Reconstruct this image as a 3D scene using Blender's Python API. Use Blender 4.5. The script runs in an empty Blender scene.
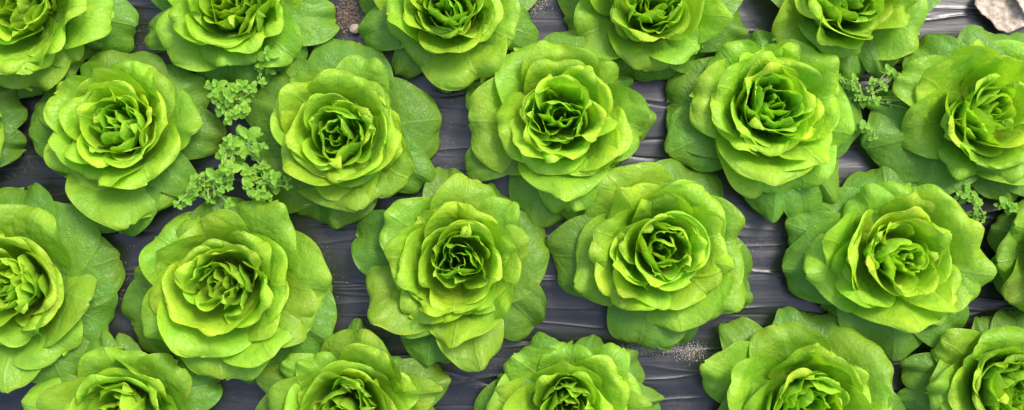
import bpy, bmesh, math, random
import numpy as np
from mathutils import Vector, noise

# ------------------------------------------------------------------ basics
scene = bpy.context.scene
COL = scene.collection
K = 0.0014          # metres on the ground per photo pixel
H = 1.5             # camera height
R_ = math.radians

def at(px, py, z=0.0):
    """world point of a place seen at photo pixel (px,py), lying at height z"""
    f = K * (H - z) / H
    return Vector(((px - 512) * f, (205 - py) * f, z))

def link(name, me, mat=None, parent=None):
    o = bpy.data.objects.new(name, me)
    COL.objects.link(o)
    if mat: me.materials.append(mat)
    if parent: o.parent = parent
    return o

def thing(name, label, cat, loc, group=None):
    o = bpy.data.objects.new(name, None)
    COL.objects.link(o)
    o.empty_display_size = 0.02
    o.location = loc
    o['label'] = label; o['category'] = cat
    if group: o['group'] = group
    return o

def grid_mesh(name, P, uv=None):
    """P: (n,m,3) array -> smooth mesh"""
    n, m = P.shape[:2]
    me = bpy.data.meshes.new(name)
    idx = np.arange(n * m).reshape(n, m)
    f = np.stack([idx[:-1, :-1], idx[:-1, 1:], idx[1:, 1:], idx[1:, :-1]], -1).reshape(-1, 4)
    return raw_mesh(me, P.reshape(-1, 3), f, uv.reshape(-1, 2) if uv is not None else None)

def raw_mesh(me, V, F, uv=None, smooth=True):
    nf = len(F); k = F.shape[1]
    me.vertices.add(len(V)); me.vertices.foreach_set('co', np.asarray(V, 'f').ravel())
    me.loops.add(nf * k); me.loops.foreach_set('vertex_index', F.astype('i').ravel())
    me.polygons.add(nf)
    me.polygons.foreach_set('loop_start', np.arange(0, nf * k, k, dtype='i'))
    me.polygons.foreach_set('loop_total', np.full(nf, k, dtype='i'))
    me.polygons.foreach_set('use_smooth', np.full(nf, smooth, dtype=bool))
    if uv is not None:
        l = me.uv_layers.new(name='UVMap')
        l.data.foreach_set('uv', np.asarray(uv, 'f')[F.ravel()].ravel())
    me.update(calc_edges=True); me.validate()
    return me

# ------------------------------------------------------------------ materials
def new_mat(name):
    m = bpy.data.materials.new(name); m.use_nodes = True
    nt = m.node_tree; nt.nodes.clear()
    return m, nt, nt.nodes, nt.links

def N(nodes, t, **kw):
    n = nodes.new(t)
    for k, v in kw.items():
        if k.startswith('i_'):
            key = k[2:]
            n.inputs[int(key) if key.isdigit() else key.replace('_', ' ')].default_value = v
        else: setattr(n, k, v)
    return n

def math_n(nodes, links, op, a, b=None, c=None):
    n = nodes.new('ShaderNodeMath'); n.operation = op
    for i, x in enumerate((a, b, c)):
        if x is None: continue
        if isinstance(x, (int, float)): n.inputs[i].default_value = x
        else: links.new(x, n.inputs[i])
    return n.outputs[0]

def ramp(nodes, links, fac, stops):
    n = nodes.new('ShaderNodeValToRGB')
    el = n.color_ramp.elements
    while len(el) < len(stops): el.new(0.5)
    for e, (p, c) in zip(el, stops):
        e.position = p; e.color = c if len(c) == 4 else (*c, 1)
    links.new(fac, n.inputs[0])
    return n.outputs[0]

def mix_col(nodes, links, fac, a, b, bt='MIX'):
    n = nodes.new('ShaderNodeMix'); n.data_type = 'RGBA'; n.blend_type = bt
    for i, x in ((0, fac), (6, a), (7, b)):
        if isinstance(x, (int, float)): n.inputs[i].default_value = x
        elif isinstance(x, tuple): n.inputs[i].default_value = (*x, 1)
        else: links.new(x, n.inputs[i])
    return n.outputs[2]

def leaf_material(name, trans=0.40, veins=True, rough=0.37):
    m, nt, nodes, links = new_mat(name)
    out = N(nodes, 'ShaderNodeOutputMaterial')
    info = N(nodes, 'ShaderNodeObjectInfo')
    uv = N(nodes, 'ShaderNodeUVMap'); sep = N(nodes, 'ShaderNodeSeparateXYZ')
    links.new(uv.outputs[0], sep.inputs[0])
    geo = N(nodes, 'ShaderNodeNewGeometry')
    # patchy yellowing
    n1 = N(nodes, 'ShaderNodeTexNoise', i_Scale=26.0, i_Detail=3.0, i_Roughness=0.55)
    links.new(geo.outputs['Position'], n1.inputs['Vector'])
    patch = ramp(nodes, links, n1.outputs[0], [(0.42, (0, 0, 0)), (0.72, (1, 1, 1))])
    yel = mix_col(nodes, links, 1.0, info.outputs['Color'], (1.38, 1.10, 0.8), 'MULTIPLY')
    c = mix_col(nodes, links, math_n(nodes, links, 'MULTIPLY', patch, 0.65), info.outputs['Color'], yel)
    n2 = N(nodes, 'ShaderNodeTexNoise', i_Scale=70.0, i_Detail=4.0, i_Roughness=0.6)
    links.new(geo.outputs['Position'], n2.inputs['Vector'])
    drk = mix_col(nodes, links, 1.0, c, (0.72, 0.86, 0.8), 'MULTIPLY')
    c = mix_col(nodes, links, ramp(nodes, links, n2.outputs[0], [(0.50, (0, 0, 0)), (0.80, (0.7, 0.7, 0.7))]), c, drk)
    # veins: midrib, pinnate laterals, net
    U, V = sep.outputs[0], sep.outputs[1]
    nz = N(nodes, 'ShaderNodeTexNoise', i_Scale=7.0, i_Detail=2.0)
    links.new(uv.outputs[0], nz.inputs['Vector'])
    vab = math_n(nodes, links, 'ABSOLUTE', math_n(nodes, links, 'ADD', V, math_n(nodes, links, 'MULTIPLY_ADD', nz.outputs[0], 0.10, -0.05)))
    ph = math_n(nodes, links, 'SUBTRACT', math_n(nodes, links, 'MULTIPLY', U, 8.0), math_n(nodes, links, 'MULTIPLY', math_n(nodes, links, 'POWER', vab, 0.75), 4.2))
    ph = math_n(nodes, links, 'ADD', ph, math_n(nodes, links, 'MULTIPLY', nz.outputs[0], 1.6))
    tri = math_n(nodes, links, 'PINGPONG', ph, 0.5)           # 0 at a vein
    lat = ramp(nodes, links, tri, [(0.0, (1, 1, 1)), (0.085, (0, 0, 0))])
    mid = ramp(nodes, links, vab, [(0.0, (1, 1, 1)), (0.06, (0, 0, 0))])
    vo = N(nodes, 'ShaderNodeTexVoronoi', feature='DISTANCE_TO_EDGE', i_Scale=150.0)
    links.new(geo.outputs['Position'], vo.inputs['Vector'])
    net = ramp(nodes, links, vo.outputs['Distance'], [(0.0, (1, 1, 1)), (0.10, (0, 0, 0))])
    v1 = math_n(nodes, links, 'MAXIMUM', math_n(nodes, links, 'MULTIPLY', lat, 0.6), mid)
    vein = math_n(nodes, links, 'MAXIMUM', v1, math_n(nodes, links, 'MULTIPLY', net, 0.25))
    if veins:
        light = mix_col(nodes, links, 0.5, c, (0.42, 0.60, 0.18))
        c = mix_col(nodes, links, math_n(nodes, links, 'MULTIPLY', vein, 0.24), c, light)
    rim = math_n(nodes, links, 'MAXIMUM', math_n(nodes, links, 'ABSOLUTE', V), U)
    rimf = ramp(nodes, links, rim, [(0.80, (0, 0, 0)), (1.0, (1, 1, 1))])
    c = mix_col(nodes, links, math_n(nodes, links, 'MULTIPLY', rimf, 0.45), c, mix_col(nodes, links, 1.0, c, (1.35, 1.12, 0.9), 'MULTIPLY'))
    # bump: blisters between the veins and fine crinkle
    b1 = N(nodes, 'ShaderNodeTexNoise', i_Scale=85.0, i_Detail=3.0, i_Roughness=0.5)
    links.new(geo.outputs['Position'], b1.inputs['Vector'])
    hgt = math_n(nodes, links, 'SUBTRACT', b1.outputs[0], math_n(nodes, links, 'MULTIPLY', vein, 0.30 if veins else 0.05))
    b2 = N(nodes, 'ShaderNodeTexNoise', i_Scale=420.0, i_Detail=2.0)
    links.new(geo.outputs['Position'], b2.inputs['Vector'])
    hgt = math_n(nodes, links, 'ADD', hgt, math_n(nodes, links, 'MULTIPLY', b2.outputs[0], 0.05))
    bump = N(nodes, 'ShaderNodeBump', i_Strength=0.52, i_Distance=0.0050)
    links.new(hgt, bump.inputs['Height'])
    pb = N(nodes, 'ShaderNodeBsdfPrincipled', i_Roughness=rough)
    pb.inputs['Specular IOR Level'].default_value = 0.34
    links.new(c, pb.inputs['Base Color']); links.new(bump.outputs[0], pb.inputs['Normal'])
    tr = N(nodes, 'ShaderNodeBsdfTranslucent')
    tc = mix_col(nodes, links, 1.0, c, (1.08, 1.10, 0.35), 'MULTIPLY')
    links.new(tc, tr.inputs[0]); links.new(bump.outputs[0], tr.inputs['Normal'])
    mx = N(nodes, 'ShaderNodeMixShader'); mx.inputs[0].default_value = trans
    links.new(pb.outputs[0], mx.inputs[1]); links.new(tr.outputs[0], mx.inputs[2])
    links.new(mx.outputs[0], out.inputs[0])
    return m

def film_material():
    m, nt, nodes, links = new_mat('black_mulch_plastic')
    out = N(nodes, 'ShaderNodeOutputMaterial')
    geo = N(nodes, 'ShaderNodeNewGeometry')
    mp = N(nodes, 'ShaderNodeMapping'); mp.inputs['Scale'].default_value = (3.0, 60.0, 1.0)
    links.new(geo.outputs['Position'], mp.inputs[0])
    w = N(nodes, 'ShaderNodeTexNoise', i_Scale=1.0, i_Detail=1.5, i_Roughness=0.5)
    links.new(mp.outputs[0], w.inputs['Vector'])
    mp2 = N(nodes, 'ShaderNodeMapping'); mp2.inputs['Scale'].default_value = (22.0, 260.0, 1.0)
    mp2.inputs['Rotation'].default_value = (0, 0, 0.05)
    links.new(geo.outputs['Position'], mp2.inputs[0])
    w2 = N(nodes, 'ShaderNodeTexNoise', i_Scale=1.0, i_Detail=3.0, i_Roughness=0.6)
    links.new(mp2.outputs[0], w2.inputs['Vector'])
    hgt = math_n(nodes, links, 'ADD', w.outputs[0], math_n(nodes, links, 'MULTIPLY', w2.outputs[0], 0.24))
    bump = N(nodes, 'ShaderNodeBump', i_Strength=0.30, i_Distance=0.003)
    links.new(hgt, bump.inputs['Height'])
    # dust and dried mud
    d = N(nodes, 'ShaderNodeTexNoise', i_Scale=9.0, i_Detail=6.0, i_Roughness=0.7)
    links.new(geo.outputs['Position'], d.inputs['Vector'])
    d2 = N(nodes, 'ShaderNodeTexNoise', i_Scale=240.0, i_Detail=3.0, i_Roughness=0.7)
    links.new(geo.outputs['Position'], d2.inputs['Vector'])
    dm = ramp(nodes, links, d.outputs[0], [(0.48, (0, 0, 0)), (0.72, (1, 1, 1))])
    dm = math_n(nodes, links, 'MULTIPLY', dm, ramp(nodes, links, d2.outputs[0], [(0.42, (0, 0, 0)), (0.62, (1, 1, 1))]))
    c = mix_col(nodes, links, math_n(nodes, links, 'MULTIPLY', dm, 0.30), (0.012, 0.012, 0.013), (0.10, 0.085, 0.075))
    pb = N(nodes, 'ShaderNodeBsdfPrincipled')
    links.new(c, pb.inputs['Base Color'])
    links.new(math_n(nodes, links, 'MULTIPLY_ADD', dm, 0.35, 0.31), pb.inputs['Roughness'])
    pb.inputs['Specular IOR Level'].default_value = 0.75
    links.new(bump.outputs[0], pb.inputs['Normal'])
    links.new(pb.outputs[0], out.inputs[0])
    return m

def simple_noise_mat(name, c1, c2, scale, rough=0.9, bump_d=0.003, voro=False):
    m, nt, nodes, links = new_mat(name)
    out = N(nodes, 'ShaderNodeOutputMaterial')
    geo = N(nodes, 'ShaderNodeNewGeometry')
    n = N(nodes, 'ShaderNodeTexNoise', i_Scale=scale, i_Detail=6.0, i_Roughness=0.65)
    links.new(geo.outputs['Position'], n.inputs['Vector'])
    c = ramp(nodes, links, n.outputs[0], [(0.35, c1), (0.65, c2)])
    b = N(nodes, 'ShaderNodeBump', i_Strength=0.8, i_Distance=bump_d)
    links.new(n.outputs[0], b.inputs['Height'])
    pb = N(nodes, 'ShaderNodeBsdfPrincipled', i_Roughness=rough)
    pb.inputs['Specular IOR Level'].default_value = 0.25
    links.new(c, pb.inputs['Base Color']); links.new(b.outputs[0], pb.inputs['Normal'])
    links.new(pb.outputs[0], out.inputs[0])
    return m

M_LEAF = leaf_material('lettuce_leaf')
M_WEED = leaf_material('weed_leaf', trans=0.3, veins=False, rough=0.5)
M_FILM = film_material()
M_SOIL = simple_noise_mat('soil', (0.06, 0.04, 0.028), (0.17, 0.12, 0.085), 60, bump_d=0.01)
M_SAND = simple_noise_mat('sand', (0.40, 0.33, 0.25), (0.70, 0.64, 0.56), 600)
M_CRUMB = simple_noise_mat('soil_crumb', (0.09, 0.06, 0.045), (0.26, 0.19, 0.14), 300)
M_DRY = simple_noise_mat('dry_leaf', (0.30, 0.22, 0.16), (0.64, 0.53, 0.42), 90, rough=0.8, bump_d=0.006)
M_STONE = simple_noise_mat('pebble', (0.30, 0.22, 0.16), (0.5, 0.42, 0.34), 160)

# ------------------------------------------------------------------ lettuce leaves
# level -> (tip height, colour)
LV = {
 0: dict(z=0.022, col=(0.155, 0.350, 0.036), amp=0.0080, wrap=3.2),
 1: dict(z=0.060, col=(0.275, 0.525, 0.042), amp=0.0125, wrap=1.9),
 2: dict(z=0.082, col=(0.345, 0.605, 0.042), amp=0.0130, wrap=1.40),
 3: dict(z=0.097, col=(0.400, 0.655, 0.042), amp=0.0115, wrap=1.05),
 4: dict(z=0.104, col=(0.380, 0.650, 0.042), amp=0.0085, wrap=0.95),
 5: dict(z=0.110, col=(0.360, 0.640, 0.044), amp=0.0075, wrap=1.2),
}

def leaf_points(base, tip, W, level, rng, nu=34, nv=27):
    """(n,m,3) points of one leaf: from the stem at base to its tip, W wide"""
    L = LV[level]
    d = Vector((tip.x - base.x, tip.y - base.y)); R = max(d.length, 0.004)
    az = math.atan2(d.y, d.x)
    zt = tip.z
    j = lambda a, b: rng.uniform(a, b)
    if level == 0:
        B = [(0.010, 0.012), (R*.35, 0.026+j(0, .016)), (R*.75, zt+0.024+j(0, .014)), (R, zt)]
    elif level == 1:
        B = [(0.008, 0.015), (R*.55, 0.018), (R*.70, zt+0.016+j(-.012, .012)), (R, zt-0.004)]
    elif level == 2:
        B = [(0.006, 0.018), (R*.68, 0.016), (R*.66, zt+0.010+j(-.014, .014)), (R, zt)]
    elif level == 3:
        B = [(0.004, 0.020), (R*.88, 0.018), (R*.74, zt+0.006+j(-.004, .008)), (R, zt)]
    elif level == 4:
        B = [(0.003, 0.024), (R*1.0, 0.024), (R*.85, zt-0.012), (R, zt)]
    else:
        B = [(0.001, 0.030), (R*1.1, 0.036), (R*1.1, zt-0.02), (R*j(.65, 1.15), zt)]
    t = np.linspace(0, 1, nu); u = 1 - (1 - t) ** 1.5; u[-1] = 0.9992
    Bz = np.array(B)
    bez = ((1-u)**3)[:, None]*Bz[0] + (3*u*(1-u)**2)[:, None]*Bz[1] + (3*u*u*(1-u))[:, None]*Bz[2] + (u**3)[:, None]*Bz[3]
    r, z = bez[:, 0], bez[:, 1]
    uc = j(0.42, 0.52); p = j(2.1, 2.5)
    up = np.clip((u - uc) / (1 - uc), 0, 1)
    lo = np.clip(u / uc, 0, 1)
    wide = np.where(u > uc, (1 - up**p) ** (1/p), 0.30 + 0.70 * np.sin(lo * math.pi/2) ** 1.3)
    v = np.sin(np.linspace(-1, 1, nv) * math.pi/2 * 0.92); v /= v.max()
    U, Vv = np.meshgrid(u, v, indexing='ij')
    s1, s2, s3 = j(0, 6.28), j(0, 6.28), j(0, 6.28)
    th = np.arctan2(Vv * wide[:, None] * 1.0, (U - uc * 0.75))
    asym = j(-.10, .10)
    lob = 1 + 0.026*np.sin(3*th + s1) + 0.020*np.sin(5*th + s2) + 0.009*np.sin(9*th + s3)
    lob = np.where(U > 0.3, 1 + (lob - 1) * np.clip((U-.3)/.3, 0, 1), 1)
    S = Vv * (W/2) * wide[:, None] * lob * (1 + asym*np.sign(Vv))
    roll = j(-.42, .42) if 1 <= level <= 4 else j(-.12, .12)
    # slight sideways bend of the midrib
    bend = j(-.10, .10) * R
    S = S + bend * (U**2 - U**3) * 2
    edge = np.clip(np.maximum(np.abs(Vv), U ** 1.4), 0, 1)
    rr = np.repeat(r[:, None], nv, 1) * (1 + (lob - 1) * edge * 0.9)
    zz = np.repeat(z[:, None], nv, 1)
    wrap = L['wrap'] * (j(.72, 1.35) if level >= 3 else j(.95, 1.35))
    if level == 3 and rng.random() < 0.35: wrap *= 0.62
    rho = np.maximum(rr * wrap, 0.005)
    a = np.clip(S / rho, -1.45, 1.45)
    X = rr - rho * (1 - np.cos(a)); Y = rho * np.sin(a)
    # sides sag outward on the outer leaves
    if level <= 1: zz = zz - (np.abs(Vv)**2) * j(0.002, 0.010) * np.sin(U*math.pi*.8)
    zz = zz + roll * Y * np.clip(U*1.6, 0, 1) * (0.5 + 0.5*np.abs(Vv))
    P = np.stack([X, Y, zz], -1)
    # ruffled margin and blistered blade, along the normal
    du = np.gradient(P, axis=0); dv = np.gradient(P, axis=1)
    n = np.cross(du, dv); n /= (np.linalg.norm(n, axis=-1, keepdims=True) + 1e-9)
    n = np.where(n[..., 2:3] < 0, -n, n) if level <= 1 else n
    size = min(1.0, W / 0.09)
    k1, k2, k3 = rng.choice([1.6, 2, 2.4]), rng.choice([3, 3.6]), rng.choice([5, 6])
    rip = np.sin(k1*th + s2) + 0.42*np.sin(k2*th + s3) + 0.12*np.sin(k3*th + s1)
    e3 = edge ** (2.2 if level <= 3 else 1.3)
    amp = L['amp'] * size * j(0.7, 1.25)
    disp = rip * e3 * amp
    k4 = j(4.5, 7.0); mod = 0.5 + 0.5*np.sin(1.3*th + j(0, 6.28))
    disp = disp + np.sin(k4*th + 0.8*np.sin(2*th + s1) + s3) * mod * edge**4 * (0.0035, 0.0064, 0.0064, 0.0060, 0.0036, 0.0030)[level] * size * j(.5, 1.3)
    sx, sy, sz = j(0, 50), j(0, 50), j(0, 50)
    bl = np.empty_like(U)
    for a_ in range(nu):
        for b_ in range(nv):
            q = Vector((U[a_, b_]*R*26 + sx, Vv[a_, b_]*W*13 + sy, sz))
            bl[a_, b_] = noise.noise(q) * 0.7 + noise.noise(q * 2.3) * 0.40 + noise.noise(q * 4.7) * 0.22
    bl = bl * 0.0045 * size * np.clip(U * 2.2, 0, 1)
    n0 = n * (1 - 0.6 * edge[..., None]**3)
    P = P + n0 * bl[..., None]
    kz = (0.15, 0.22, 0.28, 0.45, 1, 1)[level]
    n = n * kz + np.array([0, 0, 1 - kz])
    P = P + n * disp[..., None]
    # rotate to azimuth
    ca, sa = math.cos(az), math.sin(az)
    Q = P.copy()
    Q[..., 0] = P[..., 0]*ca - P[..., 1]*sa
    Q[..., 1] = P[..., 0]*sa + P[..., 1]*ca
    Q[..., 2] = np.maximum(Q[..., 2], 0.004 + 0.0015*level)
    uv = np.stack([U, Vv], -1)
    return Q, uv

def tint(c, rng, a=0.12):
    k = 1 + rng.uniform(-a, a); y = 1 + rng.uniform(-.09, .12)
    return (c[0]*k*y, c[1]*k, c[2]*k, 1)

def lettuce(seed, label, heart, zoom, leaves, inner=1.0, offside=None, r3=48, tone=1.0):
    """heart: photo pixel of the heart.  zoom=(ox,oy,s).  leaves: level -> [(x,y,w[,dz])]"""
    rng = random.Random(seed)
    base = at(heart[0], heart[1], 0.078); base.z = 0
    t = thing('lettuce', label, 'lettuce', base, 'lettuces planted in rows on the plastic')
    ox, oy, s = zoom
    inner *= rng.uniform(.92, 1.08); tone *= rng.uniform(.94, 1.05)
    el, ea = rng.uniform(1.0, 1.22), rng.uniform(0, 3.14)      # the heart is rarely round
    def squash(x, y):
        c, q = math.cos(ea), math.sin(ea)
        p, o_ = (x*c + y*q)*el, (-x*q + y*c)/el
        return p*c - o_*q, p*q + o_*c
    for lev in (0, 1, 2, 3):
        lst = [(ox+x[0]*s, oy+x[1]*s, x[2]*s, x[3] if len(x) > 3 else 0) for x in leaves.get(lev, [])]
        for (a, b, rr, ww, l2) in (offside or []):
            if l2 == lev: lst.append((heart[0]+rr*math.cos(R_(a)), heart[1]-rr*math.sin(R_(a)), ww, 0))
        if lev == 2 and not offside:
            a0 = rng.uniform(0, 6.28)
            for i in range(4):
                a = a0 + i*2.39996 + rng.uniform(-.3, .3); rr = rng.uniform(60, 74)
                lst.append((heart[0]+rr*math.cos(a), heart[1]-rr*math.sin(a), rng.uniform(50, 76), rng.uniform(-.016, -.004)))
        if lev == 3:
            n = rng.choice([4, 5, 5, 6]) if len(lst) < 3 else 2; a0 = rng.uniform(0, 6.28)
            for i in range(n):
                a = a0 + i*2.39996 + rng.uniform(-.25, .25); rr = r3*inner*(1.12 - 0.07*i)*(1 if n > 2 else .86)*rng.uniform(.88, 1.10)
                dx, dy = squash(rr*math.cos(a), rr*math.sin(a))
                lst.append((heart[0]+dx, heart[1]-dy, rng.uniform(54, 86)*inner, rng.uniform(-.010, .006)))
        for i, (px, py, w, dz) in enumerate(lst):
            z = LV[lev]['z'] + dz + rng.uniform(-.006, .006)
            tip = at(px, py, z)
            ext = (1.06, 1.16, 1.16, 1.16)[lev]
            P, uv = leaf_points(base, tip, w*K*ext, lev, rng)
            o = link('leaf', grid_mesh('leaf', P, uv), M_LEAF, t)
            o.color = tint([q*tone for q in LV[lev]['col']], rng)
    # close leaves round the heart
    a0 = rng.uniform(0, 6.28)
    for i in range(5):
        a = a0 + i*2.39996 + rng.uniform(-.4, .4); rr = inner*(34 - 2.6*i)*rng.uniform(.82, 1.12)
        dx, dy = squash(rr*math.cos(a), rr*math.sin(a))
        tip = at(heart[0]+dx, heart[1]-dy, LV[4]['z']+rng.uniform(-.010, .006))
        P, uv = leaf_points(base, tip, rng.uniform(42, 66)*inner*K, 4, rng)
        o = link('leaf', grid_mesh('leaf', P, uv), M_LEAF, t); o.color = tint([q*tone for q in LV[4]['col']], rng)
    Vs, Fs, Us, off = [], [], [], 0
    for i in range(15):
        a = a0 + 1 + i*2.39996; rr = inner*(24 - 1.3*i)*rng.uniform(.8, 1.15)
        dx, dy = squash(rr*math.cos(a), rr*math.sin(a))
        tip = at(heart[0]+dx, heart[1]-dy, LV[5]['z'] - 0.0004*i + rng.uniform(-.010, .006))
        sh = Vector((rng.uniform(-.010, .010), rng.uniform(-.010, .010), 0))
        P, uv = leaf_points(base + sh, tip, (40-1.5*i)*inner*K*rng.uniform(.8, 1.2), 5, rng, 24, 23)
        P = P + np.array(sh)
        nn, mm = P.shape[:2]; idx = np.arange(nn*mm).reshape(nn, mm) + off; off += nn*mm
        Vs.append(P.reshape(-1, 3)); Us.append(uv.reshape(-1, 2))
        Fs.append(np.stack([idx[:-1, :-1], idx[:-1, 1:], idx[1:, 1:], idx[1:, :-1]], -1).reshape(-1, 4))
    o = link('heart', raw_mesh(bpy.data.meshes.new('heart'), np.concatenate(Vs), np.concatenate(Fs), np.concatenate(Us)), M_LEAF, t)
    o.color = tint([q*tone for q in LV[5]['col']], rng)
    return t

Q = 210/430
# ---- top row, seen from its lower half
lettuce(11, 'lettuce with yellowed drooping leaves in the top left corner', (14, 2), (0, 0, 1), {
 0: [(138, 28, 62), (28, 97, 80), (72, 80, 60), (100, 50, 50)],
 1: [(111, 22, 60), (28, 91, 76), (76, 62, 36)],
 2: [(30, 73, 58), (86, 6, 44), (60, 50, 50)]},
 offside=[(60, 0, 90, 80, 0), (120, 0, 90, 80, 0), (180, 0, 90, 80, 0), (240, 0, 85, 70, 0), (90, 0, 75, 80, 1), (150, 0, 75, 80, 1), (210, 0, 78, 80, 1), (45, 0, 60, 60, 2), (110, 0, 60, 60, 2), (180, 0, 60, 60, 2)])
A = .244
lettuce(12, 'lettuce at the top edge right above the biggest clump of weeds', (230, 3), (135, 0, A), {
 0: [(832, 90, 210), (400, 355, 340), (690, 265, 170), (45, 160, 180), (560, 330, 200)],
 1: [(110, 205, 270), (650, 235, 220), (345, 268, 260)],
 2: [(230, 165, 170), (600, 120, 170), (150, 90, 200), (500, 205, 190), (400, 180, 230)]},
 offside=[(30, 0, 95, 90, 0), (90, 0, 95, 90, 0), (150, 0, 95, 90, 0), (50, 0, 80, 80, 1), (130, 0, 80, 80, 1), (60, 0, 65, 65, 2), (110, 0, 65, 65, 2)])
lettuce(13, 'top-edge lettuce with a wide notched lower leaf, just right of the light brown pebble', (447, 5), (350, 0, A), {
 0: [(195, 300, 160), (400, 370, 210), (765, 160, 190), (45, 140, 190)],
 1: [(215, 205, 330), (530, 338, 330), (665, 165, 300)],
 2: [(430, 125, 320), (150, 60, 220), (620, 70, 220)]},
 offside=[(30, 0, 95, 90, 0), (90, 0, 95, 90, 0), (150, 0, 95, 90, 0), (50, 0, 80, 80, 1), (130, 0, 80, 80, 1), (60, 0, 65, 65, 2), (110, 0, 65, 65, 2)])
lettuce(14, 'top-edge lettuce with a smooth broad bowl-shaped lower leaf, fourth from the left', (655, 4), (560, 0, A), {
 0: [(260, 325, 240), (420, 330, 170), (748, 130, 240), (25, 110, 130), (590, 245, 270)],
 1: [(335, 282, 300), (70, 150, 270), (590, 195, 270)],
 2: [(225, 95, 190), (465, 125, 200), (690, 80, 190)]},
 offside=[(30, 0, 95, 90, 0), (90, 0, 95, 90, 0), (150, 0, 95, 90, 0), (50, 0, 80, 80, 1), (130, 0, 80, 80, 1), (60, 0, 65, 65, 2), (110, 0, 65, 65, 2)])
lettuce(15, 'top-edge lettuce with a narrow drooping leaf tail, nearest the dry tan leaves', (852, -6), (755, 0, A), {
 0: [(370, 320, 250), (620, 240, 230), (120, 250, 160), (500, 312, 85, .012)],
 1: [(300, 226, 270), (95, 165, 210), (690, 150, 290)],
 2: [(490, 138, 270), (260, 85, 170), (650, 40, 200)]},
 offside=[(30, 0, 95, 90, 0), (90, 0, 95, 90, 0), (150, 0, 95, 90, 0), (50, 0, 80, 80, 1), (130, 0, 80, 80, 1), (60, 0, 65, 65, 2), (110, 0, 65, 65, 2)])

# ---- second row
lettuce(20, 'dark green lettuce with only its leaf tips entering at the left edge', (-68, 128), (0, 0, 1), {
 0: [(26, 112, 44), (23, 148, 50), (15, 90, 50)], 1: [(-2, 118, 60), (-5, 160, 60), (-20, 90, 60)]},
 offside=[(90, 0, 90, 80, 0), (150, 0, 90, 80, 0), (210, 0, 90, 80, 0), (270, 0, 90, 80, 0), (120, 0, 75, 80, 1), (190, 0, 75, 80, 1), (260, 0, 75, 80, 1), (30, 0, 60, 60, 2), (90, 0, 60, 60, 2), (160, 0, 60, 60, 2), (230, 0, 60, 60, 2), (300, 0, 60, 60, 2)], tone=.8)
lettuce(21, 'whole lettuce directly left of the biggest weed clump, with a round yellow-green side leaf', (113, 126), (20, 40, Q), {
 0: [(417, 195, 120), (378, 85, 130), (205, 20, 170), (20, 185, 150), (40, 110, 120), (195, 402, 170), (85, 290, 130), (352, 310, 90)],
 1: [(230, 374, 200), (75, 278, 130), (366, 165, 120), (90, 75, 150), (270, 55, 130), (80, 205, 120)],
 2: [(265, 292, 160), (92, 215, 130), (150, 62, 140), (303, 165, 130), (160, 300, 130), (105, 120, 130)],
 3: [(125, 155, 115), (210, 88, 120), (270, 150, 105), (252, 238, 125), (165, 258, 140)]})
lettuce(22, 'whole lettuce directly right of the biggest weed clump, cupped leaves round a curly heart', (336, 134), (240, 30, Q), {
 0: [(408, 185, 185), (235, 20, 180), (388, 310, 110), (12, 140, 140), (22, 240, 130), (55, 350, 150), (200, 402, 150), (80, 72, 110), (130, 380, 120)],
 1: [(245, 360, 210), (345, 305, 130), (265, 52, 100), (100, 100, 110)],
 2: [(208, 82, 110), (64, 165, 130), (95, 118, 110), (328, 205, 170), (90, 275, 150), (180, 302, 160), (285, 290, 130), (290, 140, 110)],
 3: [(102, 215, 125), (268, 185, 155), (225, 278, 120), (150, 272, 120)]})
lettuce(23, 'whole lettuce in the middle of the second row, bare plastic on both sides', (562, 115), (455, 25, Q), {
 0: [(402, 185, 130), (255, 12, 140), (22, 300, 95), (165, 408, 140), (255, 400, 120), (22, 140, 90), (360, 125, 100), (350, 270, 120)],
 1: [(115, 52, 170), (25, 195, 180), (75, 165, 160), (392, 215, 140), (338, 105, 130), (240, 385, 110), (335, 290, 90)],
 2: [(225, 354, 160), (305, 292, 140), (205, 65, 120), (280, 95, 100), (122, 245, 130), (330, 190, 110)],
 3: [(205, 103, 150), (138, 165, 130), (302, 205, 160), (235, 272, 160), (150, 245, 115)]})
lettuce(24, 'whole lettuce just left of the sprawling weed, broad green leaf spread on its left', (775, 106), (660, 25, Q), {
 0: [(10, 160, 195), (22, 260, 150), (195, 18, 130), (295, 55, 140), (225, 392, 130), (300, 402, 110), (345, 355, 120), (412, 205, 170), (60, 85, 100)],
 1: [(125, 48, 130), (350, 72, 140), (385, 225, 180), (200, 348, 180), (300, 338, 180), (65, 150, 140)],
 2: [(115, 125, 130), (235, 64, 160), (225, 325, 190), (370, 140, 150), (325, 285, 140), (140, 240, 120)],
 3: [(172, 125, 125), (220, 85, 130), (302, 135, 130), (322, 205, 120), (235, 252, 160), (158, 212, 110)]}, tone=1.05)
lettuce(25, 'lettuce at the right edge just below the dry tan leaves', (995, 112), (855, 20, .488), {
 0: [(25, 262, 190), (125, 48, 130), (270, 15, 150), (27, 170, 75), (345, 35, 100), (110, 345, 170), (235, 352, 160), (325, 365, 140)],
 1: [(92, 110, 120), (100, 225, 120), (205, 318, 90), (295, 326, 180), (250, 50, 120)],
 2: [(142, 115, 130), (200, 70, 130), (235, 290, 130), (190, 230, 110)]},
 offside=[(20, 0, 95, 90, 0), (320, 0, 95, 90, 0), (0, 0, 80, 80, 1), (40, 0, 80, 80, 1), (310, 0, 75, 80, 1), (0, 0, 62, 65, 2), (50, 0, 62, 65, 2), (310, 0, 62, 65, 2)])

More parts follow.
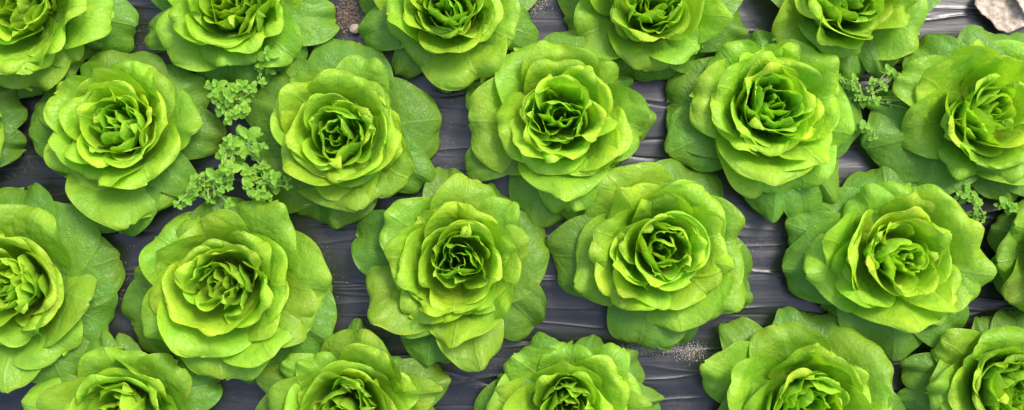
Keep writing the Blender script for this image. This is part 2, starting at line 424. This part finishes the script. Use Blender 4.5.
# ---- third row
lettuce(30, 'lettuce at the left edge with a bright fan-shaped leaf facing right, third row', (6, 284), (0, 180, .537), {
 0: [(222, 145, 140), (160, 55, 140), (40, 8, 140), (203, 275, 150), (125, 384, 140), (160, 330, 110)],
 1: [(168, 225, 165), (75, 55, 140), (110, 335, 140), (15, 388, 130)],
 2: [(97, 150, 160), (105, 245, 130), (60, 300, 120)]},
 offside=[(120, 0, 95, 90, 0), (170, 0, 95, 90, 0), (230, 0, 95, 90, 0), (110, 0, 80, 80, 1), (160, 0, 80, 80, 1), (220, 0, 80, 80, 1), (130, 0, 65, 65, 2), (190, 0, 65, 65, 2), (240, 0, 65, 65, 2)], r3=50)
lettuce(31, 'whole lettuce just below the biggest weed clump, wide yellowish leaves', (220, 283), (125, 190, Q), {
 0: [(8, 285, 165), (25, 150, 110), (418, 310, 170), (295, 385, 150), (420, 210, 80), (185, 15, 160), (345, 95, 160), (90, 345, 130)],
 1: [(195, 394, 200), (57, 90, 150), (315, 36, 160), (413, 205, 190), (378, 285, 130), (48, 295, 130), (150, 48, 160)],
 2: [(334, 195, 190), (145, 344, 190), (305, 344, 150), (62, 140, 140), (205, 103, 140)],
 3: [(80, 235, 140), (190, 297, 160), (292, 238, 130), (265, 130, 130), (130, 150, 120)]}, r3=51)
lettuce(32, 'whole lettuce left of the picture centre, small round ear-like leaf on its upper right', (458, 262), (345, 165, .5), {
 0: [(16, 145, 140), (200, 6, 100), (406, 165, 180), (385, 325, 130), (305, 45, 80), (165, 398, 130)],
 1: [(82, 95, 130), (46, 285, 160), (250, 23, 120), (270, 406, 120), (365, 145, 85), (335, 75, 90), (110, 330, 110)],
 2: [(215, 358, 150), (340, 240, 160), (83, 185, 130), (240, 77, 140), (125, 300, 100), (310, 310, 110)],
 3: [(205, 118, 160), (112, 215, 140), (145, 285, 110), (215, 298, 130), (302, 230, 130), (265, 295, 100)]})
lettuce(33, 'whole lettuce directly above the sandy streak on the plastic', (663, 250), (545, 160, Q), {
 0: [(10, 195, 165), (45, 110, 110), (305, 8, 180), (418, 275, 165), (190, 382, 160), (270, 384, 110)],
 1: [(68, 250, 180), (125, 28, 170), (412, 165, 190), (280, 346, 210), (395, 300, 130)],
 2: [(155, 65, 130), (330, 58, 160), (105, 145, 120), (125, 280, 130), (230, 305, 110), (335, 275, 160), (222, 68, 90), (372, 150, 130)],
 3: [(158, 160, 135), (140, 218, 110), (215, 250, 150), (302, 245, 130), (335, 150, 190), (240, 110, 120)]})
lettuce(34, 'rightmost whole lettuce of the third row, with a slanting open heart', (902, 258), (780, 160, Q), {
 0: [(8, 222, 165), (75, 85, 160), (210, 12, 160), (15, 130, 110), (360, 370, 120), (225, 400, 200), (95, 315, 110)],
 1: [(57, 230, 170), (416, 235, 170), (285, 46, 150), (165, 62, 100), (385, 300, 160)],
 2: [(88, 160, 130), (395, 125, 180), (280, 345, 200), (113, 245, 130), (370, 290, 120)],
 3: [(142, 185, 130), (182, 225, 160), (270, 100, 150), (338, 155, 140), (300, 275, 170), (235, 125, 100)]}, tone=1.04)
lettuce(35, 'dark lettuce with only two or three outer leaves entering at the right edge', (1088, 250), (0, 0, 1), {
 0: [(990, 228, 46), (994, 285, 60), (1015, 205, 50)], 1: [(999, 262, 66), (1010, 300, 60), (1012, 225, 60)]},
 offside=[(90, 0, 90, 80, 0), (30, 0, 90, 80, 0), (330, 0, 90, 80, 0), (270, 0, 90, 80, 0), (60, 0, 75, 80, 1), (0, 0, 75, 80, 1), (280, 0, 75, 80, 1), (30, 0, 60, 60, 2), (90, 0, 60, 60, 2), (160, 0, 60, 60, 2), (230, 0, 60, 60, 2), (300, 0, 60, 60, 2)], tone=.85)

# ---- bottom row, seen from its upper half
OFF = [(200, 0, 95, 90, 0), (250, 0, 95, 90, 0), (300, 0, 95, 90, 0), (340, 0, 95, 80, 0), (190, 0, 80, 80, 1), (240, 0, 80, 80, 1), (290, 0, 80, 80, 1), (340, 0, 80, 80, 1), (200, 0, 65, 65, 2), (260, 0, 65, 65, 2), (330, 0, 65, 65, 2)]
A = 250/1024
lettuce(41, 'leftmost lettuce at the bottom edge, a dark leaf on its right', (116, 414), (0, 320, A), {
 0: [(395, 52, 130), (500, 65, 170), (905, 260, 210), (180, 250, 140)],
 1: [(440, 118, 330), (745, 195, 220), (90, 345, 220)],
 2: [(515, 207, 300), (320, 300, 170), (650, 300, 170)]}, offside=OFF)
lettuce(42, 'bottom-edge lettuce second from the left, many layered green leaves', (345, 411), (250, 315, .232), {
 0: [(470, 22, 130), (50, 230, 220), (845, 270, 240), (680, 210, 150)],
 1: [(490, 72, 330), (135, 195, 140), (230, 190, 170), (810, 330, 150), (85, 370, 150)],
 2: [(400, 197, 350), (560, 145, 220), (715, 320, 190), (220, 310, 170)],
 3: [(460, 295, 200)]}, offside=OFF)
lettuce(43, 'small bottom-edge lettuce left of the sandy streak, round yellowish leaf on its left', (567, 407), (480, 325, .2073), {
 0: [(265, 55, 210), (560, 52, 150), (775, 160, 230), (80, 260, 100), (860, 350, 170)],
 1: [(460, 92, 260), (150, 150, 260), (50, 370, 190), (830, 390, 140), (690, 110, 180)],
 2: [(425, 185, 290), (680, 215, 280)]}, offside=OFF, inner=.9)
lettuce(44, 'large bottom-edge lettuce to the right of the sandy streak', (810, 405), (695, 300, .268), {
 0: [(330, 26, 150), (120, 85, 180), (475, 48, 240), (740, 330, 130)],
 1: [(40, 235, 230), (300, 90, 270), (705, 200, 300)],
 2: [(430, 165, 240), (125, 315, 240), (650, 300, 220)],
 3: [(350, 300, 140), (510, 295, 200)]}, offside=OFF)
lettuce(45, 'lettuce in the bottom right corner with tall open dark green spoon leaves', (1016, 388), (890, 290, .2926), {
 0: [(310, 88, 120), (430, 68, 160), (35, 270, 140), (78, 350, 150), (15, 375, 100)],
 1: [(172, 170, 150), (400, 126, 230), (128, 350, 160), (470, 200, 120)],
 2: [(285, 195, 120), (420, 220, 140)]}, offside=OFF, tone=.92)

# ------------------------------------------------------------------ weeds
def weed(seed, label, root, shoots, z0=0.07, cat='weed'):
    rng = random.Random(seed)
    b = at(root[0], root[1], 0.0)
    t = thing('weed', label, cat, b, 'small weeds between the lettuces')
    SV, SF, so = [], [], 0
    V, F, UVs, off = [], [], [], 0
    def tube(p0, p1, r0, r1, sag):
        nonlocal so
        n, k = 7, 6
        ring = []
        for i in range(n):
            q = i/(n-1)
            c = p0.lerp(p1, q); c.z += sag*math.sin(q*math.pi)
            r = r0+(r1-r0)*q
            d = (p1-p0).normalized(); a = d.orthogonal().normalized(); bb = d.cross(a)
            for m in range(k):
                w = 6.2832*m/k
                SV.append(c + a*(r*math.cos(w)) + bb*(r*math.sin(w)))
        for i in range(n-1):
            for m in range(k):
                SF.append((so+i*k+m, so+i*k+(m+1) % k, so+(i+1)*k+(m+1) % k, so+(i+1)*k+m))
        so += n*k
    def leaflet(c, az, ln, wd, pitch):
        nonlocal off
        n, m = 8, 7
        e = Vector((math.cos(az), math.sin(az), 0)); f = Vector((-e.y, e.x, 0))
        for i in range(n):
            q = i/(n-1)
            hw = wd/2*(math.sin(min(1, q*1.0)**0.85*math.pi)**0.62 if 0 < q < 1 else 0.02)
            hw = max(hw, wd*0.05)
            for j in range(m):
                v = -1+2*j/(m-1)
                z = math.sin(pitch)*ln*q - 0.22*ln*q*q + abs(v)*hw*0.25
                p = c + e*(ln*q*math.cos(pitch)) + f*(v*hw)
                V.append(Vector((p.x, p.y, p.z+z))); UVs.append((q, v))
        for i in range(n-1):
            for j in range(m-1):
                F.append((off+i*m+j, off+i*m+j+1, off+(i+1)*m+j+1, off+(i+1)*m+j))
        off += n*m
    if len(shoots) >= 7:                              # small side shoots of a full-grown weed
        for _ in range(len(shoots)*9//5):
            a_, b_ = rng.sample(list(shoots), 2)
            f = rng.uniform(-.2, 1.2)
            shoots = list(shoots) + [(a_[0]+(b_[0]-a_[0])*f+rng.uniform(-10, 10), a_[1]+(b_[1]-a_[1])*f+rng.uniform(-10, 10), rng.uniform(.5, .75))]
    for s in shoots:
        px, py = s[0], s[1]; sc = s[2] if len(s) > 2 else 1.0
        z = z0*rng.uniform(.6, 1.2)
        top = at(px, py, z) - b
        p0 = Vector((rng.uniform(-.006, .006), rng.uniform(-.006, .006), 0.004))
        tube(p0, top, 0.0014, 0.0009, 0.014)
        a = rng.uniform(0, 6.28)
        for lay in range(3):                       # opposite pairs, each turned a quarter
            ln = (0.0132, 0.0100, 0.0052)[lay]*sc*rng.uniform(.85, 1.2)
            c = top + Vector((0, 0, -0.007+0.005*lay))
            for k in range(2):
                leaflet(c, a+lay*1.57+k*3.1416+rng.uniform(-.3, .3), ln*rng.uniform(.85, 1.1), ln*0.74, (.10, .30, .7)[lay])
        for q in (0.62,):                          # pairs lower on the stem
            c = p0.lerp(top, q); c.z += 0.012*math.sin(q*math.pi)
            aa = rng.uniform(0, 6.28)
            for k in range(2):
                leaflet(c, aa+k*3.1416, 0.010*sc*rng.uniform(.7, 1.1), 0.0068*sc, .35)
    o = link('stem', raw_mesh(bpy.data.meshes.new('stem'), np.array([tuple(v) for v in SV]), np.array(SF)), M_WEED, t)
    o.color = (0.30, 0.46, 0.13, 1)
    o = link('foliage', raw_mesh(bpy.data.meshes.new('foliage'), np.array([tuple(v) for v in V]), np.array(F), np.array(UVs)), M_WEED, t)
    o.color = (0.21, 0.45, 0.035, 1)
    return t

def zs(ox, oy, s, pts): return [(ox+p[0]*s, oy+p[1]*s)+tuple(p[2:]) for p in pts]
w1 = lambda pts: zs(170, 60, .39, pts)
weed(51, 'bushy weed with many small pairs of leaves, the upper half of the biggest clump', (226, 112), w1([(120, 65), (185, 65, .9), (130, 120), (150, 95), (150, 150, 1.1), (185, 125), (185, 100), (210, 70, .8), (165, 75, .8), (110, 90, .8)]))
weed(52, 'weed with one large pale star of leaves at the middle of the biggest clump', (240, 138), w1([(200, 195, 1.6), (160, 215), (185, 235), (135, 240), (175, 260, .9), (240, 275, .9), (215, 225, .8), (150, 280, 1.1)]))
weed(53, 'weed with broad paired leaves at the lower left of the biggest clump', (212, 172), w1([(115, 300, 1.4), (125, 318, 1.2), (60, 340, 1.0), (40, 355, 1.1), (90, 320, .8), (60, 312, .8), (150, 305)]))
weed(54, 'weed with small dense leaves at the lower right of the biggest clump', (255, 185), w1([(195, 290), (200, 325, 1.1), (225, 345, .9), (265, 300), (270, 320, 1.1), (245, 300, .8), (215, 305, .8)]))
weed(55, 'tiny weed with a faint tuft of leaves under the curly-hearted lettuce', (298, 188), w1([(320, 330, .7), (335, 325, .7), (305, 335, .6), (345, 340, .6)]), z0=.04)
weed(56, 'lone weed sprig with one upright leaf, topmost above the biggest clump', (264, 72), [(267, 53, 1.2), (259, 66, .8), (268, 70, .7), (262, 82, .7)], z0=.065)
weed(57, 'weed shoot overlapping the top of the yellow-edged lettuce, just over its leaf rim', (300, 205), [(303, 196, .6), (296, 203, .5), (311, 204, .5)], z0=.045)
w2 = lambda pts: zs(840, 50, .39, pts)
weed(61, 'sprawling weed with a pale diagonal stem on bare plastic between two right-hand lettuces', (853, 102), w2([(30, 80, .9), (60, 125, .8), (85, 85, .7), (125, 50, .8), (140, 65, .8), (150, 120, 1.2), (180, 130, .9), (50, 105, .7), (20, 70, .7)]), z0=.05)
weed(62, 'tiny two-leaved weed hugging the big pointed side leaf', (866, 132), w2([(65, 195, .8), (85, 225, .8)]), z0=.045)
weed(63, 'weed tuft below the pointed-leaf lettuce at the right', (970, 200), w2([(325, 360, 1.0), (330, 378, .9), (350, 385, .7), (320, 345, .8), (310, 372, .7)]), z0=.06)
weed(64, 'small bright weed with two round leaves by the right edge', (1004, 212), w2([(415, 400, .7), (432, 398, 1.0), (448, 404, .8)]), z0=.06)
weed(65, 'smallest weed seedling beside the right rim of the slanting-heart lettuce', (986, 272), [(987, 269, .9), (983, 274, .6)], z0=.03)
weed(66, 'thin weed seedling climbing beside the right-hand torn-leaf lettuce', (978, 222), [(976, 214, .8), (975, 224, .7), (978, 205, .7)], z0=.045)

# ------------------------------------------------------------------ dry leaves on the plastic
def dry_leaf(name, label, outline, z, seed, cat='dry leaf'):
    rng = random.Random(seed)
    pts = [at(x, y, z) for x, y in outline]
    c = sum(pts, Vector())/len(pts)
    n, rings = 72, 16
    m = len(pts)
    V = []
    for i in range(rings):
        q = i/(rings-1)
        for k in range(n):
            f = k/n*m; a = int(f) % m; b = (a+1) % m; fr = f-int(f)
            p = pts[a].lerp(pts[b], fr)
            p = c + (p-c)*q*(1+0.04*noise.noise(Vector((f*2.3, seed, 0)))*q)
            h = 0.0035*noise.noise(Vector((p.x*45, p.y*45, seed*3.1))) + 0.0025*noise.noise(Vector((p.x*140, p.y*140, seed)))
            V.append((p.x-c.x, p.y-c.y, 0.010+h+0.004*q*q))
    F = []
    for i in range(rings-1):
        for k in range(n):
            F.append((i*n+k, i*n+(k+1) % n, (i+1)*n+(k+1) % n, (i+1)*n+k))
    o = link(name, raw_mesh(bpy.data.meshes.new(name), np.array(V), np.array(F)), M_DRY)
    o.location = c
    md = o.modifiers.new('thickness', 'SOLIDIFY'); md.thickness = 0.0012
    o['label'] = label; o['category'] = cat
    return o
dry_leaf('dry_leaf', 'large crumpled tan dry leaf on the plastic at the top right corner', [(971, 2), (970, 6), (977, 16), (986, 22), (993, 32), (1003, 35), (1012, 31), (1022, 27), (1036, 22), (1046, 5), (1040, -14), (1010, -24), (985, -16)], 0.004, 3)
dry_leaf('dry_leaf', 'smaller brownish dry leaf lying over the large tan one, farther into the corner', [(1008, -6), (1012, 4), (1018, 14), (1028, 18), (1044, 12), (1052, -8), (1040, -24), (1018, -20)], 0.014, 5)

# pebble by the soil patch
bm = bmesh.new(); bmesh.ops.create_icosphere(bm, subdivisions=3, radius=0.0065)
for v in bm.verts:
    v.co *= 1 + 0.28*noise.noise(v.co*190); v.co.z *= 0.6; v.co.x *= 1.15
me = bpy.data.meshes.new('pebble'); bm.to_mesh(me); bm.free()
for p_ in me.polygons: p_.use_smooth = True
o = link('pebble', me, M_STONE); o.location = at(355, 29, 0.006)
o['label'] = 'light brown pebble on the spilled soil between two top-row lettuces'; o['category'] = 'pebble'

# ------------------------------------------------------------------ grains and crumbs
def grains(name, mat, patches, seed, label):
    rng = random.Random(seed)
    V, F = [], []
    base = [(1, 0, 0), (-1, 0, 0), (0, 1, 0), (0, -1, 0), (0, 0, 1), (0, 0, -1)]
    fs = [(0, 2, 4), (2, 1, 4), (1, 3, 4), (3, 0, 4), (2, 0, 5), (1, 2, 5), (3, 1, 5), (0, 3, 5)]
    for (cx, cy, sx, sy, n, r0, r1) in patches:
        for _ in range(n):
            x, y = rng.gauss(cx, sx), rng.gauss(cy, sy)
            r = r0*(r1/r0)**(rng.random()**2)
            p = at(x, y, 0.0); p.z = film_h(p.x, p.y) + r*0.5
            k = len(V)
            for b in base:
                V.append((p.x+b[0]*r*rng.uniform(.6, 1.3), p.y+b[1]*r*rng.uniform(.6, 1.3), p.z+b[2]*r*rng.uniform(.5, 1)))
            F += [tuple(k+i for i in f) for f in fs]
    o = link(name, raw_mesh(bpy.data.meshes.new(name), np.array(V), np.array(F), smooth=False), mat)
    o['kind'] = 'stuff'; o['label'] = label; o['category'] = name.replace('_', ' ')
    return o

crng = random.Random(5)
CREASE = []
for _ in range(800):
    CREASE.append((crng.uniform(-.75, .75), crng.uniform(-1.3, 1.3), crng.choice([.03, .05, .08, .15, .30])*crng.uniform(.7, 1.3), crng.uniform(.0008, .0020),
                   crng.uniform(.0004, .0016)*crng.choice([1, 1, -1]), crng.gauss(0, .10), crng.uniform(0, 6.28), crng.uniform(8, 22)))
def film_np(X, Y):
    h = np.zeros_like(X)
    for (cy, cx, ln, wd, am, sl_, ph, fr) in CREASE:
        m = (np.abs(Y[:, 0] - cy) < 0.06)
        n_ = (np.abs(X[0] - cx) < 1.5*ln)
        if not m.any() or not n_.any(): continue
        ix = np.ix_(m, n_); Xs, Ys = X[ix], Y[ix]
        dx = Xs - cx
        line = cy + sl_*dx + 0.0035*np.sin(fr*dx + ph) + 0.0012*np.sin(3.1*fr*dx + ph*2)
        h[ix] += am*np.exp(-np.abs(Ys - line)/wd)*np.exp(-(dx/ln)**4)
    h += 0.0004*np.sin(Y*46 + 1.7*np.sin(X*3.1)) + 0.0003*np.sin(Y*83 + 2.0*np.sin(X*2.3+1) + 1)*np.sin(X*4+2)
    h += 0.0003*np.sin(Y*190 + 3*np.sin(X*5.3))*np.sin(X*9+Y*14)
    return h - 0.001
# film
X0, X1, Y0, Y1 = -1.3, 1.3, -0.75, 0.75
nx, ny = 560, 1500
GX, GY = np.meshgrid(np.linspace(X0, X1, nx), np.linspace(Y0, Y1, ny))
P = np.stack([GX, GY, film_np(GX, GY)], -1)
FILM_Z = P[..., 2].copy()
def film_h(x, y):
    return float(FILM_Z[min(ny-1, max(0, round((y-Y0)/(Y1-Y0)*(ny-1)))), min(nx-1, max(0, round((x-X0)/(X1-X0)*(nx-1))))])
o = link('plastic_mulch_film', grid_mesh('plastic_mulch_film', P), M_FILM); o['kind'] = 'structure'
# soil all round
bm = bmesh.new(); bmesh.ops.create_grid(bm, x_segments=120, y_segments=120, size=30)
for v in bm.verts: v.co.z = -0.02 + 0.012*noise.noise(v.co*3)
me = bpy.data.meshes.new('soil_ground'); bm.to_mesh(me); bm.free()
o = link('soil_ground', me, M_SOIL); o['kind'] = 'structure'

grains('sand_grains', M_SAND, [(655, 349, 20, 3, 1500, .0003, .0011), (538, 6, 8, 6, 420, .0003, .0009), (755, 28, 5, 6, 60, .0003, .0010),
    (560, 290, 14, 10, 24, .0003, .0010), (765, 230, 12, 20, 30, .0003, .0009), (700, 300, 250, 90, 120, .0003, .0010), (450, 130, 12, 25, 26, .0004, .0010),
    (340, 260, 12, 30, 20, .0004, .0009), (480, 385, 12, 10, 20, .0003, .0009), (512, 205, 320, 120, 240, .0003, .0009), (700, 372, 10, 14, 26, .0003, .0009), (692, 353, 8, 5, 420, .0003, .0011)], 71,
    'pale sand grains sprinkled over the black plastic')
grains('soil_crumbs', M_CRUMB, [(348, 14, 8, 9, 900, .0006, .0032), (452, 357, 7, 6, 420, .0005, .0026), (128, 275, 12, 26, 160, .0003, .0014), (145, 45, 6, 12, 120, .0004, .0016),
    (500, 362, 10, 5, 120, .0004, .0014), (595, 80, 10, 4, 40, .0003, .001), (38, 385, 14, 8, 120, .0004, .0015), (690, 352, 10, 6, 120, .0004, .0014)], 72,
    'brown soil crumbs spilled on the plastic')

# ------------------------------------------------------------------ light
EL, AZ = R_(53), R_(40)       # sun height; direction it comes from, clockwise from +Y
w = bpy.data.worlds.new('World'); scene.world = w; w.use_nodes = True
nt = w.node_tree; bg = nt.nodes['Background']
sky = nt.nodes.new('ShaderNodeTexSky'); sky.sky_type = 'NISHITA'; sky.sun_disc = False
sky.sun_elevation = EL; sky.sun_rotation = AZ
sky.air_density = 1.0; sky.dust_density = 3.0
nt.links.new(sky.outputs[0], bg.inputs[0]); bg.inputs[1].default_value = 0.15
sl = bpy.data.lights.new('sun', 'SUN'); sl.energy = 1.5; sl.angle = R_(18); sl.color = (1, .97, .92)
so_ = bpy.data.objects.new('sun', sl); COL.objects.link(so_)
dirv = Vector((math.sin(AZ)*math.cos(EL), math.cos(AZ)*math.cos(EL), math.sin(EL)))
so_.rotation_euler = dirv.to_track_quat('Z', 'Y').to_euler()

# ------------------------------------------------------------------ camera
cd = bpy.data.cameras.new('camera'); co = bpy.data.objects.new('camera', cd); COL.objects.link(co)
co.location = (0, 0, H); co.rotation_euler = (0, 0, 0)
cd.sensor_width = 36; cd.lens = 36*H/(1024*K)
cd.clip_start = 0.05; cd.clip_end = 200
scene.camera = co
vs = scene.view_settings
vs.view_transform = 'Standard'; vs.look = 'None'; vs.gamma = 1; vs.exposure = 1.06
vs.use_curve_mapping = False
scene.cycles.max_bounces = 8
scene.cycles.transmission_bounces = 6
